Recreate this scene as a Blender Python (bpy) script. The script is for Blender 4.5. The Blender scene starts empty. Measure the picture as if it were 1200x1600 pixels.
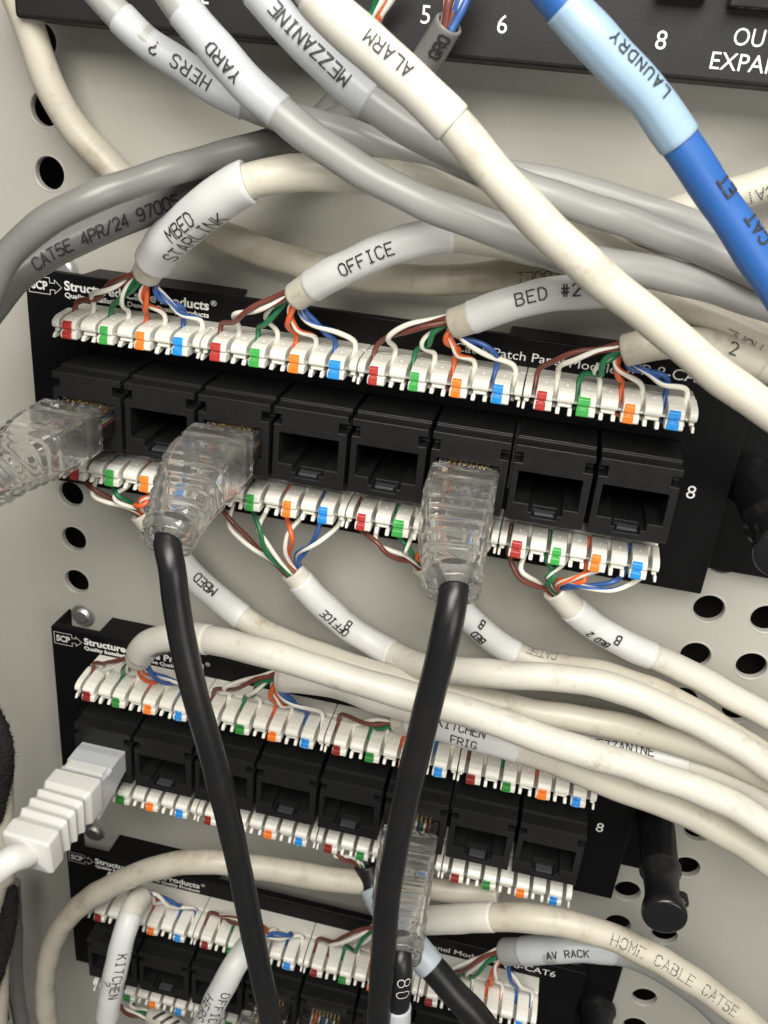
import bpy, bmesh, math, random
from mathutils import Vector, Matrix
random.seed(7)
SC = bpy.context.scene
COL = SC.collection

# ------------------------------------------------------------------ camera, world, lamps, exposure
# Working units: 1 unit = one jack pitch (15.78 mm); X right, Y up, Z out of the cabinet back.
S = 0.01578
CAM_R = [[0.9743734289943116, 0.0900589029412055, -0.20612087441812815],
         [0.16837962468423961, -0.8996232873340941, 0.40289731058595085],
         [-0.1491466488428816, -0.42727898952233084, -0.8917331115595706]]
CAM_C = Vector((6.201934077080704, 3.6242434645662556, 10.01682342318814))
FOC = 1386.6194
R0, R1, R2 = (Vector(r) for r in CAM_R)

def W(v):                      # working units -> Blender metres
    return Vector((v[0] * S, -v[2] * S, v[1] * S))

cam_d = bpy.data.cameras.new('camera')
cam = bpy.data.objects.new('camera', cam_d)
COL.objects.link(cam)
SC.camera = cam
cam_d.sensor_fit = 'VERTICAL'
cam_d.sensor_height = 24.0
cam_d.lens = FOC / 1600.0 * 24.0
cam_d.clip_start = 0.005
cam_d.clip_end = 20.0
def axis(v): return Vector((v[0], -v[2], v[1])).normalized()
ax, ay, az = axis(R0), axis(-R1), axis(-R2)
m = Matrix((ax, ay, az)).transposed().to_4x4()
m.translation = W(CAM_C)
cam.matrix_world = m
cam_d.dof.use_dof = True
cam_d.dof.focus_distance = 10.9 * S
cam_d.dof.aperture_fstop = 30.0

world = bpy.data.worlds.new('World')
SC.world = world
world.use_nodes = True
bg = world.node_tree.nodes['Background']
bg.inputs[0].default_value = (1.0, 0.975, 0.915, 1)
bg.inputs[1].default_value = 0.15

def area(name, pos, target, size, size_y, power, col):
    d = bpy.data.lights.new(name, 'AREA')
    d.shape = 'RECTANGLE'; d.size = size * S; d.size_y = size_y * S
    d.energy = power; d.color = col
    o = bpy.data.objects.new(name, d)
    COL.objects.link(o)
    o.location = W(pos)
    dirv = (W(target) - W(pos)).normalized()
    o.rotation_euler = dirv.to_track_quat('-Z', 'Y').to_euler()
    return o
area('ceiling_light', (11.5, 19, 14), (5.5, -4, 0), 14, 8, 1.45, (1.0, 0.972, 0.915))
area('right_fill_light', (20, -1, 17), (6, -5, 0), 12, 12, 0.50, (1.0, 0.975, 0.92))  # soft fill added on the camera's right
area('front_fill_light', (4.5, 13.5, 20), (4.5, -4, 0), 14, 9, 1.6, (1.0, 0.965, 0.90))  # added frontal fill, high above the camera
SC.view_settings.view_transform = 'Standard'
SC.view_settings.look = 'None'
SC.view_settings.exposure = -0.12
SC.view_settings.gamma = 1.0
SC.view_settings.use_curve_mapping = False
SC.cycles.max_bounces = 24
SC.cycles.transmission_bounces = 20
SC.cycles.glossy_bounces = 8
SC.cycles.transparent_max_bounces = 20
SC.cycles.caustics_refractive = True
SC.cycles.caustics_reflective = False

# ------------------------------------------------------------------ projection used when laying out the cables
def un(x, y, z):
    d = R0 * ((x - 600) / FOC) + R1 * ((y - 800) / FOC) + R2
    s = (z - CAM_C.z) / d.z
    return CAM_C + d * s
def proj(p):
    q = Vector(p) - CAM_C
    w = q.dot(R2)
    return Vector((600 + FOC * q.dot(R0) / w, 800 + FOC * q.dot(R1) / w)), FOC / w

# ------------------------------------------------------------------ materials
def mat(name, col, rough=0.45, metal=0.0, noise=0.0, nscale=40.0, ncol=None, bump=0.0, bscale=200.0,
        spec=0.5, coat=0.0, dirt=None, sss=0.0, trans=0.0, ior=1.5, rvar=0.0, thresh=(0.45, 0.75)):
    mt = bpy.data.materials.new(name)
    mt.use_nodes = True
    nt = mt.node_tree
    b = nt.nodes['Principled BSDF']
    b.inputs['Base Color'].default_value = (*col, 1)
    b.inputs['Roughness'].default_value = rough
    b.inputs['Metallic'].default_value = metal
    b.inputs['IOR'].default_value = ior
    b.inputs['Specular IOR Level'].default_value = spec
    b.inputs['Coat Weight'].default_value = coat
    b.inputs['Transmission Weight'].default_value = trans
    if sss:
        b.inputs['Subsurface Weight'].default_value = sss
        b.inputs['Subsurface Radius'].default_value = (1, .8, .6)
        b.inputs['Subsurface Scale'].default_value = 0.0006
    tc = nt.nodes.new('ShaderNodeTexCoord')
    src = tc.outputs['Object']
    if noise:
        n = nt.nodes.new('ShaderNodeTexNoise'); n.inputs['Scale'].default_value = nscale
        n.inputs['Detail'].default_value = 6; n.inputs['Roughness'].default_value = 0.65
        nt.links.new(src, n.inputs['Vector'])
        r = nt.nodes.new('ShaderNodeMapRange')
        r.inputs['From Min'].default_value = thresh[0]; r.inputs['From Max'].default_value = thresh[1]
        r.inputs['To Max'].default_value = noise
        nt.links.new(n.outputs['Fac'], r.inputs['Value'])
        mx = nt.nodes.new('ShaderNodeMix'); mx.data_type = 'RGBA'
        mx.inputs['A'].default_value = (*col, 1)
        mx.inputs['B'].default_value = (*(ncol or tuple(c * .6 for c in col)), 1)
        nt.links.new(r.outputs['Result'], mx.inputs['Factor'])
        nt.links.new(mx.outputs['Result'], b.inputs['Base Color'])
    if dirt:
        dcol, amt, dsc, lo, hi = dirt
        n4 = nt.nodes.new('ShaderNodeTexNoise'); n4.inputs['Scale'].default_value = dsc
        n4.inputs['Detail'].default_value = 8; n4.inputs['Roughness'].default_value = 0.72
        nt.links.new(src, n4.inputs['Vector'])
        r4 = nt.nodes.new('ShaderNodeMapRange'); r4.inputs['From Min'].default_value = lo; r4.inputs['From Max'].default_value = hi
        r4.inputs['To Max'].default_value = amt
        nt.links.new(n4.outputs['Fac'], r4.inputs['Value'])
        m4 = nt.nodes.new('ShaderNodeMix'); m4.data_type = 'RGBA'
        old = b.inputs['Base Color'].links
        if old: nt.links.new(old[0].from_socket, m4.inputs['A'])
        else: m4.inputs['A'].default_value = (*col, 1)
        m4.inputs['B'].default_value = (*dcol, 1)
        nt.links.new(r4.outputs['Result'], m4.inputs['Factor'])
        nt.links.new(m4.outputs['Result'], b.inputs['Base Color'])
    if rvar:
        n2 = nt.nodes.new('ShaderNodeTexNoise'); n2.inputs['Scale'].default_value = nscale * 2.3
        n2.inputs['Detail'].default_value = 5
        nt.links.new(src, n2.inputs['Vector'])
        r2 = nt.nodes.new('ShaderNodeMapRange')
        r2.inputs['To Min'].default_value = max(0.05, rough - rvar); r2.inputs['To Max'].default_value = rough + rvar
        nt.links.new(n2.outputs['Fac'], r2.inputs['Value'])
        nt.links.new(r2.outputs['Result'], b.inputs['Roughness'])
    if bump:
        n3 = nt.nodes.new('ShaderNodeTexNoise'); n3.inputs['Scale'].default_value = bscale
        n3.inputs['Detail'].default_value = 4
        nt.links.new(src, n3.inputs['Vector'])
        bp = nt.nodes.new('ShaderNodeBump'); bp.inputs['Strength'].default_value = bump
        bp.inputs['Distance'].default_value = 0.0004
        nt.links.new(n3.outputs['Fac'], bp.inputs['Height'])
        nt.links.new(bp.outputs['Normal'], b.inputs['Normal'])
    return mt

M = {}
M['wall'] = mat('painted_steel', (0.44, 0.428, 0.38), 0.36, noise=.5, nscale=16, ncol=(.395, .382, .338), dirt=((.25,.23,.2), .35, 260, .70, .80), bump=.10, bscale=900, rvar=.1)
M['hole_shade'] = mat('hole_shade_black', (0.012, 0.008, 0.007), 0.9)  # near-black colour paints the shade behind the holes
M['plate'] = mat('black_powder_coat', (0.0055, 0.0053, 0.0058), 0.40, spec=.12, bump=.08, bscale=2200, rvar=.1, nscale=60)
M['jack'] = mat('black_plastic', (0.0105, 0.0105, 0.011), 0.38, noise=.5, nscale=120, ncol=(.017, .017, .017), dirt=((.30,.29,.26), .55, 900, .70, .76), bump=.06, bscale=1500, rvar=.14, spec=.3)
M['tab'] = mat('grey_plastic', (0.045, 0.047, 0.052), 0.25)
M['idc'] = mat('ivory_plastic', (0.76, 0.745, 0.675), 0.34, sss=.15, noise=.4, nscale=150, ncol=(.70, .67, .58), rvar=.1)
M['ink'] = mat('white_ink', (0.80, 0.80, 0.77), 0.6)
M['inkgrey'] = mat('grey_white_ink', (0.62, 0.62, 0.58), 0.6)
M['black_ink'] = mat('black_ink', (0.015, 0.015, 0.018), 0.55)
M['dark_ink'] = mat('dark_grey_ink', (0.03, 0.03, 0.035), 0.5)
M['cream'] = mat('cream_jacket', (0.575, 0.545, 0.455), 0.42, noise=.30, nscale=55, ncol=(.56, .49, .36), dirt=((.27, .20, .12), .55, 130, .555, .70), bump=.10, bscale=130, rvar=.1, sss=.05, thresh=(.55, .85))
M['white'] = mat('white_jacket', (0.585, 0.565, 0.495), 0.42, noise=.30, nscale=60, ncol=(.55, .48, .36), dirt=((.27, .20, .12), .55, 130, .555, .70), bump=.10, bscale=130, rvar=.1, sss=.05, thresh=(.58, .85))
M['beige'] = mat('beige_jacket', (0.52, 0.485, 0.40), 0.42, noise=.5, nscale=60, ncol=(.44, .40, .31), dirt=((.27, .20, .12), .6, 120, .53, .70), bump=.12, bscale=130, rvar=.1, thresh=(.5, .85))
M['lgrey'] = mat('light_grey_jacket', (0.335, 0.335, 0.318), 0.38, noise=.25, nscale=50, bump=.08, bscale=130, rvar=.08)
M['mgrey'] = mat('mid_grey_jacket', (0.185, 0.183, 0.174), 0.36, noise=.3, nscale=60, bump=.10, bscale=150, rvar=.08)
M['blue'] = mat('blue_jacket', (0.025, 0.11, 0.36), 0.40, noise=.25, nscale=60, bump=.08, bscale=130, rvar=.08)
M['bsleeve'] = mat('pale_blue_sleeve', (0.29, 0.41, 0.53), 0.42, bump=.05, bscale=300)
M['bsleeve2'] = mat('grey_blue_sleeve', (0.40, 0.45, 0.49), 0.42, bump=.05, bscale=300)
M['sleeve'] = mat('white_sleeve', (0.63, 0.63, 0.615), 0.42, noise=.3, nscale=90, ncol=(.68, .68, .64), bump=.22, bscale=110, sss=.08, rvar=.08, thresh=(.55, .8))
M['gsleeve'] = mat('grey_white_sleeve', (0.47, 0.487, 0.50), 0.42, noise=.2, nscale=90, bump=.2, bscale=110, rvar=.08)
M['wsleeve'] = mat('cream_sleeve', (0.62, 0.60, 0.535), 0.42, noise=.2, nscale=90, bump=.06, bscale=260, rvar=.08)
M['bcable'] = mat('black_jacket', (0.009, 0.009, 0.010), 0.36, noise=.5, nscale=110, ncol=(.018, .017, .015), dirt=((.20, .19, .17), .5, 700, .68, .76), bump=.2, bscale=140, rvar=.12, spec=.45)
M['bootwhite'] = mat('white_boot', (0.66, 0.65, 0.62), 0.38, sss=.08, bump=.03)
M['plugwhite'] = mat('milky_plug', (0.66, 0.68, 0.70), 0.22, sss=.2, trans=.25)
M['zinc'] = mat('zinc_screw', (0.86, 0.85, 0.82), 0.5, 1.0)
M['gold'] = mat('gold_contact', (0.86, 0.66, 0.28), 0.25, 1.0)
M['velcro'] = mat('black_fuzz', (0.010, 0.009, 0.008), 0.95, bump=1.0, bscale=1500)
M['peg'] = mat('black_gloss_plastic', (0.009, 0.009, 0.010), 0.26, bump=.04, rvar=.1, nscale=60)
M['device'] = mat('black_enclosure', (0.014, 0.013, 0.013), 0.5, spec=.3, bump=.08, bscale=2600)

def glass(name, tint, rough):
    mt = bpy.data.materials.new(name); mt.use_nodes = True
    b = mt.node_tree.nodes['Principled BSDF']
    b.inputs['Base Color'].default_value = (*tint, 1)
    b.inputs['Transmission Weight'].default_value = 1.0
    b.inputs['Roughness'].default_value = rough
    b.inputs['IOR'].default_value = 1.46
    return mt
M['clear'] = glass('clear_polycarbonate', (0.99, 0.985, 0.965), 0.02)
M['clearboot'] = glass('clear_soft_boot', (0.995, 0.99, 0.975), 0.02)
for k, fac in (('clear', .015), ('clearboot', .065)):                 # slightly milky plastic
    nt = M[k].node_tree; b = nt.nodes['Principled BSDF']; out = nt.nodes['Material Output']
    tl = nt.nodes.new('ShaderNodeBsdfTranslucent'); tl.inputs[0].default_value = (.93, .92, .88, 1)
    df = nt.nodes.new('ShaderNodeBsdfDiffuse'); df.inputs[0].default_value = (.93, .92, .88, 1)
    m1 = nt.nodes.new('ShaderNodeMixShader'); m1.inputs[0].default_value = .5
    nt.links.new(tl.outputs[0], m1.inputs[1]); nt.links.new(df.outputs[0], m1.inputs[2])
    m2 = nt.nodes.new('ShaderNodeMixShader'); m2.inputs[0].default_value = fac
    nt.links.new(b.outputs[0], m2.inputs[1]); nt.links.new(m1.outputs[0], m2.inputs[2])
    nt.links.new(m2.outputs[0], out.inputs['Surface'])

def stripe(name, col):                                  # white insulation with a coloured spiral stripe
    mt = bpy.data.materials.new(name); mt.use_nodes = True
    nt = mt.node_tree; b = nt.nodes['Principled BSDF']
    b.inputs['Roughness'].default_value = 0.38
    uv = nt.nodes.new('ShaderNodeUVMap'); uv.uv_map = 'UVMap'
    sep = nt.nodes.new('ShaderNodeSeparateXYZ'); nt.links.new(uv.outputs[0], sep.inputs[0])
    a = nt.nodes.new('ShaderNodeMath'); a.operation = 'MULTIPLY_ADD'
    nt.links.new(sep.outputs['Y'], a.inputs[0]); a.inputs[1].default_value = 0.55
    nt.links.new(sep.outputs['X'], a.inputs[2])
    f = nt.nodes.new('ShaderNodeMath'); f.operation = 'FRACT'; nt.links.new(a.outputs[0], f.inputs[0])
    l = nt.nodes.new('ShaderNodeMath'); l.operation = 'LESS_THAN'; l.inputs[1].default_value = 0.22
    nt.links.new(f.outputs[0], l.inputs[0])
    mx = nt.nodes.new('ShaderNodeMix'); mx.data_type = 'RGBA'
    mx.inputs['A'].default_value = (.80, .765, .68, 1); mx.inputs['B'].default_value = (*col, 1)
    nt.links.new(l.outputs[0], mx.inputs['Factor']); nt.links.new(mx.outputs['Result'], b.inputs['Base Color'])
    return mt
WC = {'brown': (0.155, 0.045, 0.032), 'green': (0.018, 0.16, 0.065), 'orange': (0.66, 0.115, 0.03), 'blue': (0.03, 0.095, 0.30)}
for k, c in WC.items():
    M['w_' + k] = mat(k + '_insulation', c, 0.36, noise=.2, nscale=200)
    M['ws_' + k] = stripe('white_' + k + '_insulation', c)
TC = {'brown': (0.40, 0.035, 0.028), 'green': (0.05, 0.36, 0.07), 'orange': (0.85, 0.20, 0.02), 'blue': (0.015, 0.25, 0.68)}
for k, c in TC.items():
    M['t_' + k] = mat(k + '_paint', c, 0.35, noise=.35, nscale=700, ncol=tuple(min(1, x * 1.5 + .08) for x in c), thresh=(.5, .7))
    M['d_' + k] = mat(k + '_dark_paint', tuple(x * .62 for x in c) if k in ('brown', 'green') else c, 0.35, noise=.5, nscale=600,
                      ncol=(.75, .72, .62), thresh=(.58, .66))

# ------------------------------------------------------------------ object helpers
BASE = {}
def thing(name, label, cat, base=(0, 0, 0), group=None):
    o = bpy.data.objects.new(name, None); COL.objects.link(o)
    o.empty_display_size = 0.005
    o.location = W(base); BASE[o.name] = Vector(base)
    o['label'] = label; o['category'] = cat
    if group: o['group'] = group
    return o
def tag(o, label, cat, group=None, kind=None):
    if label: o['label'] = label
    if cat: o['category'] = cat
    if group: o['group'] = group
    if kind: o['kind'] = kind
    return o
class MB:
    def __init__(s): s.v = []; s.f = []; s.uv = []; s.sm = []
    def add(s, vs, fs, smooth=False, uvs=None):
        n = len(s.v); s.v += [Vector(p) for p in vs]
        for i, f in enumerate(fs):
            s.f.append([n + k for k in f]); s.sm.append(smooth)
            s.uv.append(uvs[i] if uvs else None)
        return s
def base_of(o):
    while o is not None:
        if o.name in BASE: return BASE[o.name]
        o = o.parent
    return Vector((0, 0, 0))
def build(name, mb, material, parent=None, bevel=0, segs=2, weld=False, autosmooth=False, base=None):
    b = base_of(parent) if base is None else Vector(base)
    me = bpy.data.meshes.new(name)
    me.from_pydata([W(v - b) for v in mb.v], [], mb.f)
    if any(mb.uv):
        ul = me.uv_layers.new(name='UVMap')
        for p, u in zip(me.polygons, mb.uv):
            if u:
                for k, li in enumerate(p.loop_indices): ul.data[li].uv = u[k]
    for p, s_ in zip(me.polygons, mb.sm): p.use_smooth = s_
    if bevel or weld:
        bm = bmesh.new(); bm.from_mesh(me)
        bmesh.ops.remove_doubles(bm, verts=bm.verts, dist=1e-7)
        if bevel:
            bmesh.ops.dissolve_limit(bm, angle_limit=0.02, verts=bm.verts, edges=bm.edges)
            ed = [e for e in bm.edges if len(e.link_faces) == 2 and e.calc_face_angle(0) > .4]
            bmesh.ops.bevel(bm, geom=ed, offset=bevel * S, segments=segs, profile=.5, affect='EDGES', clamp_overlap=True)
            if autosmooth:
                for f in bm.faces: f.smooth = True
        bm.to_mesh(me); bm.free()
    me.materials.append(material)
    o = bpy.data.objects.new(name, me); COL.objects.link(o)
    if parent is not None: o.parent = parent
    elif base is not None:
        o.location = W(b); BASE[o.name] = b
    return o
def vox(xs, ys, zs, fill, mb=None):
    mb = mb or MB()
    nx, ny, nz = len(xs) - 1, len(ys) - 1, len(zs) - 1
    g = {}
    for i in range(nx):
        for j in range(ny):
            for k in range(nz):
                g[i, j, k] = bool(fill((xs[i] + xs[i + 1]) / 2, (ys[j] + ys[j + 1]) / 2, (zs[k] + zs[k + 1]) / 2))
    for (i, j, k), on in g.items():
        if not on: continue
        x0, x1, y0, y1, z0, z1 = xs[i], xs[i + 1], ys[j], ys[j + 1], zs[k], zs[k + 1]
        c = [(x0, y0, z0), (x1, y0, z0), (x1, y1, z0), (x0, y1, z0), (x0, y0, z1), (x1, y0, z1), (x1, y1, z1), (x0, y1, z1)]
        for d, f in (((-1, 0, 0), (0, 4, 7, 3)), ((1, 0, 0), (1, 2, 6, 5)), ((0, -1, 0), (0, 1, 5, 4)), ((0, 1, 0), (3, 7, 6, 2)),
                     ((0, 0, -1), (0, 3, 2, 1)), ((0, 0, 1), (4, 5, 6, 7))):
            if not g.get((i + d[0], j + d[1], k + d[2]), False):
                mb.add([c[q] for q in f], [(0, 1, 2, 3)])
    return mb
def box(mb, x0, x1, y0, y1, z0, z1):
    return vox([x0, x1], [y0, y1], [z0, z1], lambda *a: True, mb)
def prism(mb, poly, x0, x1):                            # polygon of (z, y) extruded along x
    n = len(poly)
    vs = [(x0, y, z) for z, y in poly] + [(x1, y, z) for z, y in poly]
    fs = [tuple(range(n)), tuple(range(2 * n - 1, n - 1, -1))]
    for i in range(n):
        j = (i + 1) % n
        fs.append((i, i + n, j + n, j))
    mb.add(vs, fs); return mb
def revolve(mb, prof, c, n=40):                         # profile of (r, z) round the +Z axis through c
    vs = []; fs = []
    for r, z in prof:
        for k in range(n):
            a = 2 * math.pi * k / n
            vs.append((c[0] + r * math.cos(a), c[1] + r * math.sin(a), c[2] + z))
    for i in range(len(prof) - 1):
        for k in range(n):
            k2 = (k + 1) % n
            fs.append((i * n + k, i * n + k2, (i + 1) * n + k2, (i + 1) * n + k))
    fs.append(tuple(range((len(prof) - 1) * n, len(prof) * n)))
    mb.add(vs, fs, True); return mb

# ------------------------------------------------------------------ curves
def cr(pts, step=.05):
    P = [Vector(p) for p in pts]
    P = [P[0] * 2 - P[1]] + P + [P[-1] * 2 - P[-2]]
    out = []
    for i in range(1, len(P) - 2):
        p0, p1, p2, p3 = P[i - 1:i + 3]
        t0 = 0; t1 = t0 + max(1e-4, (p1 - p0).length) ** .5; t2 = t1 + max(1e-4, (p2 - p1).length) ** .5; t3 = t2 + max(1e-4, (p3 - p2).length) ** .5
        n = 14
        for k in range(n):
            t = t1 + (t2 - t1) * k / n
            a1 = p0 * ((t1 - t) / (t1 - t0)) + p1 * ((t - t0) / (t1 - t0))
            a2 = p1 * ((t2 - t) / (t2 - t1)) + p2 * ((t - t1) / (t2 - t1))
            a3 = p2 * ((t3 - t) / (t3 - t2)) + p3 * ((t - t2) / (t3 - t2))
            b1 = a1 * ((t2 - t) / (t2 - t0)) + a2 * ((t - t0) / (t2 - t0))
            b2 = a2 * ((t3 - t) / (t3 - t1)) + a3 * ((t - t1) / (t3 - t1))
            out.append(b1 * ((t2 - t) / (t2 - t1)) + b2 * ((t - t1) / (t2 - t1)))
    out.append(P[-2])
    return Curve(out, step)
class Curve:
    def __init__(s, pts, step):
        L = [0]
        for a, b in zip(pts, pts[1:]): L.append(L[-1] + (b - a).length)
        n = max(3, int(L[-1] / step)); s.p = []; j = 0
        for i in range(n + 1):
            d = L[-1] * i / n
            while j < len(L) - 2 and L[j + 1] < d: j += 1
            t = (d - L[j]) / max(1e-9, L[j + 1] - L[j])
            s.p.append(pts[j].lerp(pts[j + 1], t))
        for _ in range(2):
            s.p = [s.p[0]] + [(s.p[i - 1] + s.p[i] * 2 + s.p[i + 1]) / 4 for i in range(1, n)] + [s.p[-1]]
        s.n = n; s.len = L[-1]
        s.t = []
        for i in range(n + 1):
            s.t.append((s.p[min(n, i + 1)] - s.p[max(0, i - 1)]).normalized())
        up = Vector((0.13, .2, 1))
        nn = (up - s.t[0] * up.dot(s.t[0])).normalized(); s.nrm = [nn]
        for i in range(1, n + 1):
            nn = (nn - s.t[i] * nn.dot(s.t[i])).normalized(); s.nrm.append(nn)
    def at(s, d):
        f = max(0, min(1, d / s.len)) * s.n; i = min(s.n - 1, int(f)); t = f - i
        ext = d - s.len if d > s.len else (d if d < 0 else 0)
        T = s.t[i].lerp(s.t[i + 1], t).normalized()
        N = s.nrm[i].lerp(s.nrm[i + 1], t); N = (N - T * N.dot(T)).normalized()
        return s.p[i].lerp(s.p[i + 1], t) + T * ext, T, N
    def near(s, x, y):
        best = min(range(s.n + 1), key=lambda i: (proj(s.p[i])[0] - Vector((x, y))).length)
        return best / s.n * s.len
    def sub(s, d0, d1, step=.04):
        k = max(4, int((d1 - d0) / step))
        return [d0 + (d1 - d0) * i / k for i in range(k + 1)]
def tube(mb, cv, r, d0=None, d1=None, nseg=20, open0=False, open1=False, wob=0.0, seed=0, step=.05, lap=None):
    d0 = 0 if d0 is None else d0; d1 = cv.len if d1 is None else d1
    rings = []
    ds = cv.sub(d0, d1, step)
    rf = r if callable(r) else (lambda d: r)
    for d in ds:
        rr = rf(d)
        if wob: rr *= 1 + wob * (math.sin(d * 3.1 + seed) * .5 + math.sin(d * 7.7 + seed * 2.3) * .3 + math.sin(d * 1.3 + seed) * .4)
        rings.append((d, rr))
    if open0:
        r0 = rings[0][1]
        rings = [(d0 + .28, r0 * .76), (d0 + .01, r0 * .76), (d0, r0 * .80), (d0, r0 * .95), (d0 + .012, r0)] + rings[1:]
    else: rings = [(d0, rings[0][1] * .0), (d0, rings[0][1] * .93), (d0 + .008, rings[0][1])] + rings[1:]
    if open1:
        r1 = rings[-1][1]
        rings = rings[:-1] + [(d1 - .012, r1), (d1, r1 * .95), (d1, r1 * .8), (d1 - .01, r1 * .76), (d1 - .28, r1 * .76)]
    else: rings = rings[:-1] + [(d1 - .008, rings[-1][1]), (d1, rings[-1][1] * .93), (d1, 0)]
    vs = []; fs = []; uv = []
    for d, rr in rings:
        p, T, N = cv.at(d); B = T.cross(N)
        for k in range(nseg):
            a = 2 * math.pi * k / nseg
            r_ = rr + (lap[1] if lap and ((k - lap[0]) % nseg) < nseg * .55 and rr > 0 else 0)
            vs.append(p + N * (r_ * math.cos(a)) + B * (r_ * math.sin(a)))
    for i in range(len(rings) - 1):
        for k in range(nseg):
            k2 = (k + 1) % nseg
            fs.append((i * nseg + k, i * nseg + k2, (i + 1) * nseg + k2, (i + 1) * nseg + k))
            u0, u1 = k / nseg, (k + 1) / nseg; v0, v1 = rings[i][0], rings[i + 1][0]
            uv.append(((u0, v0), (u1, v0), (u1, v1), (u0, v1)))
    if open0: fs.append(tuple(range(nseg))); uv.append(tuple((0, 0) for _ in range(nseg)))
    if open1: fs.append(tuple(range(len(vs) - nseg, len(vs)))); uv.append(tuple((0, 0) for _ in range(nseg)))
    mb.add(vs, fs, True, uv); return mb

# ------------------------------------------------------------------ stroke lettering
G = {'A': [[(0, 0), (.3, 1), (.6, 0)], [(.1, .33), (.5, .33)]], 'B': [[(0, 0), (0, 1), (.4, 1), (.55, .9), (.55, .65), (.4, .53), (0, .53)], [(.4, .53), (.6, .4), (.6, .14), (.42, 0), (0, 0)]],
 'C': [[(.6, .82), (.45, 1), (.17, 1), (0, .8), (0, .2), (.17, 0), (.45, 0), (.6, .18)]], 'D': [[(0, 0), (0, 1), (.35, 1), (.6, .75), (.6, .25), (.35, 0), (0, 0)]],
 'E': [[(.6, 1), (0, 1), (0, 0), (.6, 0)], [(0, .52), (.45, .52)]], 'F': [[(.6, 1), (0, 1), (0, 0)], [(0, .52), (.45, .52)]],
 'G': [[(.6, .82), (.45, 1), (.17, 1), (0, .8), (0, .2), (.17, 0), (.45, 0), (.6, .2), (.6, .45), (.35, .45)]], 'H': [[(0, 0), (0, 1)], [(.6, 0), (.6, 1)], [(0, .5), (.6, .5)]],
 'I': [[(.3, 0), (.3, 1)], [(.12, 0), (.48, 0)], [(.12, 1), (.48, 1)]], 'K': [[(0, 0), (0, 1)], [(.6, 1), (0, .42)], [(.18, .58), (.6, 0)]], 'L': [[(0, 1), (0, 0), (.6, 0)]],
 'M': [[(0, 0), (0, 1), (.3, .45), (.6, 1), (.6, 0)]], 'N': [[(0, 0), (0, 1), (.6, 0), (.6, 1)]], 'O': [[(.17, 0), (0, .2), (0, .8), (.17, 1), (.43, 1), (.6, .8), (.6, .2), (.43, 0), (.17, 0)]],
 'P': [[(0, 0), (0, 1), (.42, 1), (.6, .86), (.6, .6), (.42, .46), (0, .46)]], 'R': [[(0, 0), (0, 1), (.42, 1), (.6, .86), (.6, .62), (.42, .48), (0, .48)], [(.3, .48), (.6, 0)]],
 'S': [[(.58, .84), (.42, 1), (.16, 1), (.02, .86), (.02, .66), (.16, .55), (.45, .46), (.6, .34), (.6, .14), (.44, 0), (.15, 0), (0, .16)]], 'T': [[(0, 1), (.6, 1)], [(.3, 1), (.3, 0)]],
 'U': [[(0, 1), (0, .2), (.17, 0), (.43, 0), (.6, .2), (.6, 1)]], 'V': [[(0, 1), (.3, 0), (.6, 1)]], 'Y': [[(0, 1), (.3, .5), (.6, 1)], [(.3, .5), (.3, 0)]], 'Z': [[(0, 1), (.6, 1), (0, 0), (.6, 0)]],
 '#': [[(.18, 0), (.26, 1)], [(.4, 0), (.48, 1)], [(0, .33), (.6, .33)], [(.04, .66), (.64, .66)]], '?': [[(0, .8), (.15, 1), (.45, 1), (.6, .82), (.6, .66), (.3, .42), (.3, .26)], [(.3, .05), (.3, 0)]],
 '/': [[(0, 0), (.6, 1)]], '0': [[(.17, 0), (0, .2), (0, .8), (.17, 1), (.43, 1), (.6, .8), (.6, .2), (.43, 0), (.17, 0)]], '2': [[(0, .8), (.15, 1), (.45, 1), (.6, .82), (.6, .62), (0, 0), (.6, 0)]],
 '3': [[(0, .86), (.15, 1), (.45, 1), (.6, .82), (.6, .64), (.42, .53), (.25, .53)], [(.42, .53), (.6, .4), (.6, .16), (.45, 0), (.15, 0), (0, .15)]], '4': [[(.45, 0), (.45, 1), (0, .3), (.6, .3)]],
 '5': [[(.55, 1), (.06, 1), (.02, .55), (.38, .6), (.6, .42), (.6, .16), (.43, 0), (.14, 0), (0, .14)]], '6': [[(.55, .9), (.42, 1), (.18, 1), (0, .75), (0, .2), (.17, 0), (.43, 0), (.6, .18), (.6, .38), (.43, .54), (.17, .54), (0, .38)]],
 '7': [[(0, 1), (.6, 1), (.22, 0)]], '8': [[(.17, .53), (.03, .66), (.03, .86), (.17, 1), (.43, 1), (.57, .86), (.57, .66), (.43, .53), (.17, .53), (0, .38), (0, .16), (.17, 0), (.43, 0), (.6, .16), (.6, .38), (.43, .53)]],
 '9': [[(.05, .1), (.18, 0), (.42, 0), (.6, .25), (.6, .8), (.43, 1), (.17, 1), (0, .82), (0, .62), (.17, .46), (.43, .46), (.6, .62)]], '-': [[(.05, .5), (.55, .5)]], ' ': []}
def strokes(text, h, adv=.80, slant=0.0):
    out = []
    for i, ch in enumerate(text):
        for pl in G.get(ch, []):
            out.append([((x + i * adv + slant * (y - .5)) * h, (y - .5) * h) for x, y in pl])
    w = (len(text) * adv - (adv - .6)) * h
    return [[(x - w / 2, y) for x, y in pl] for pl in out], w
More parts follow.
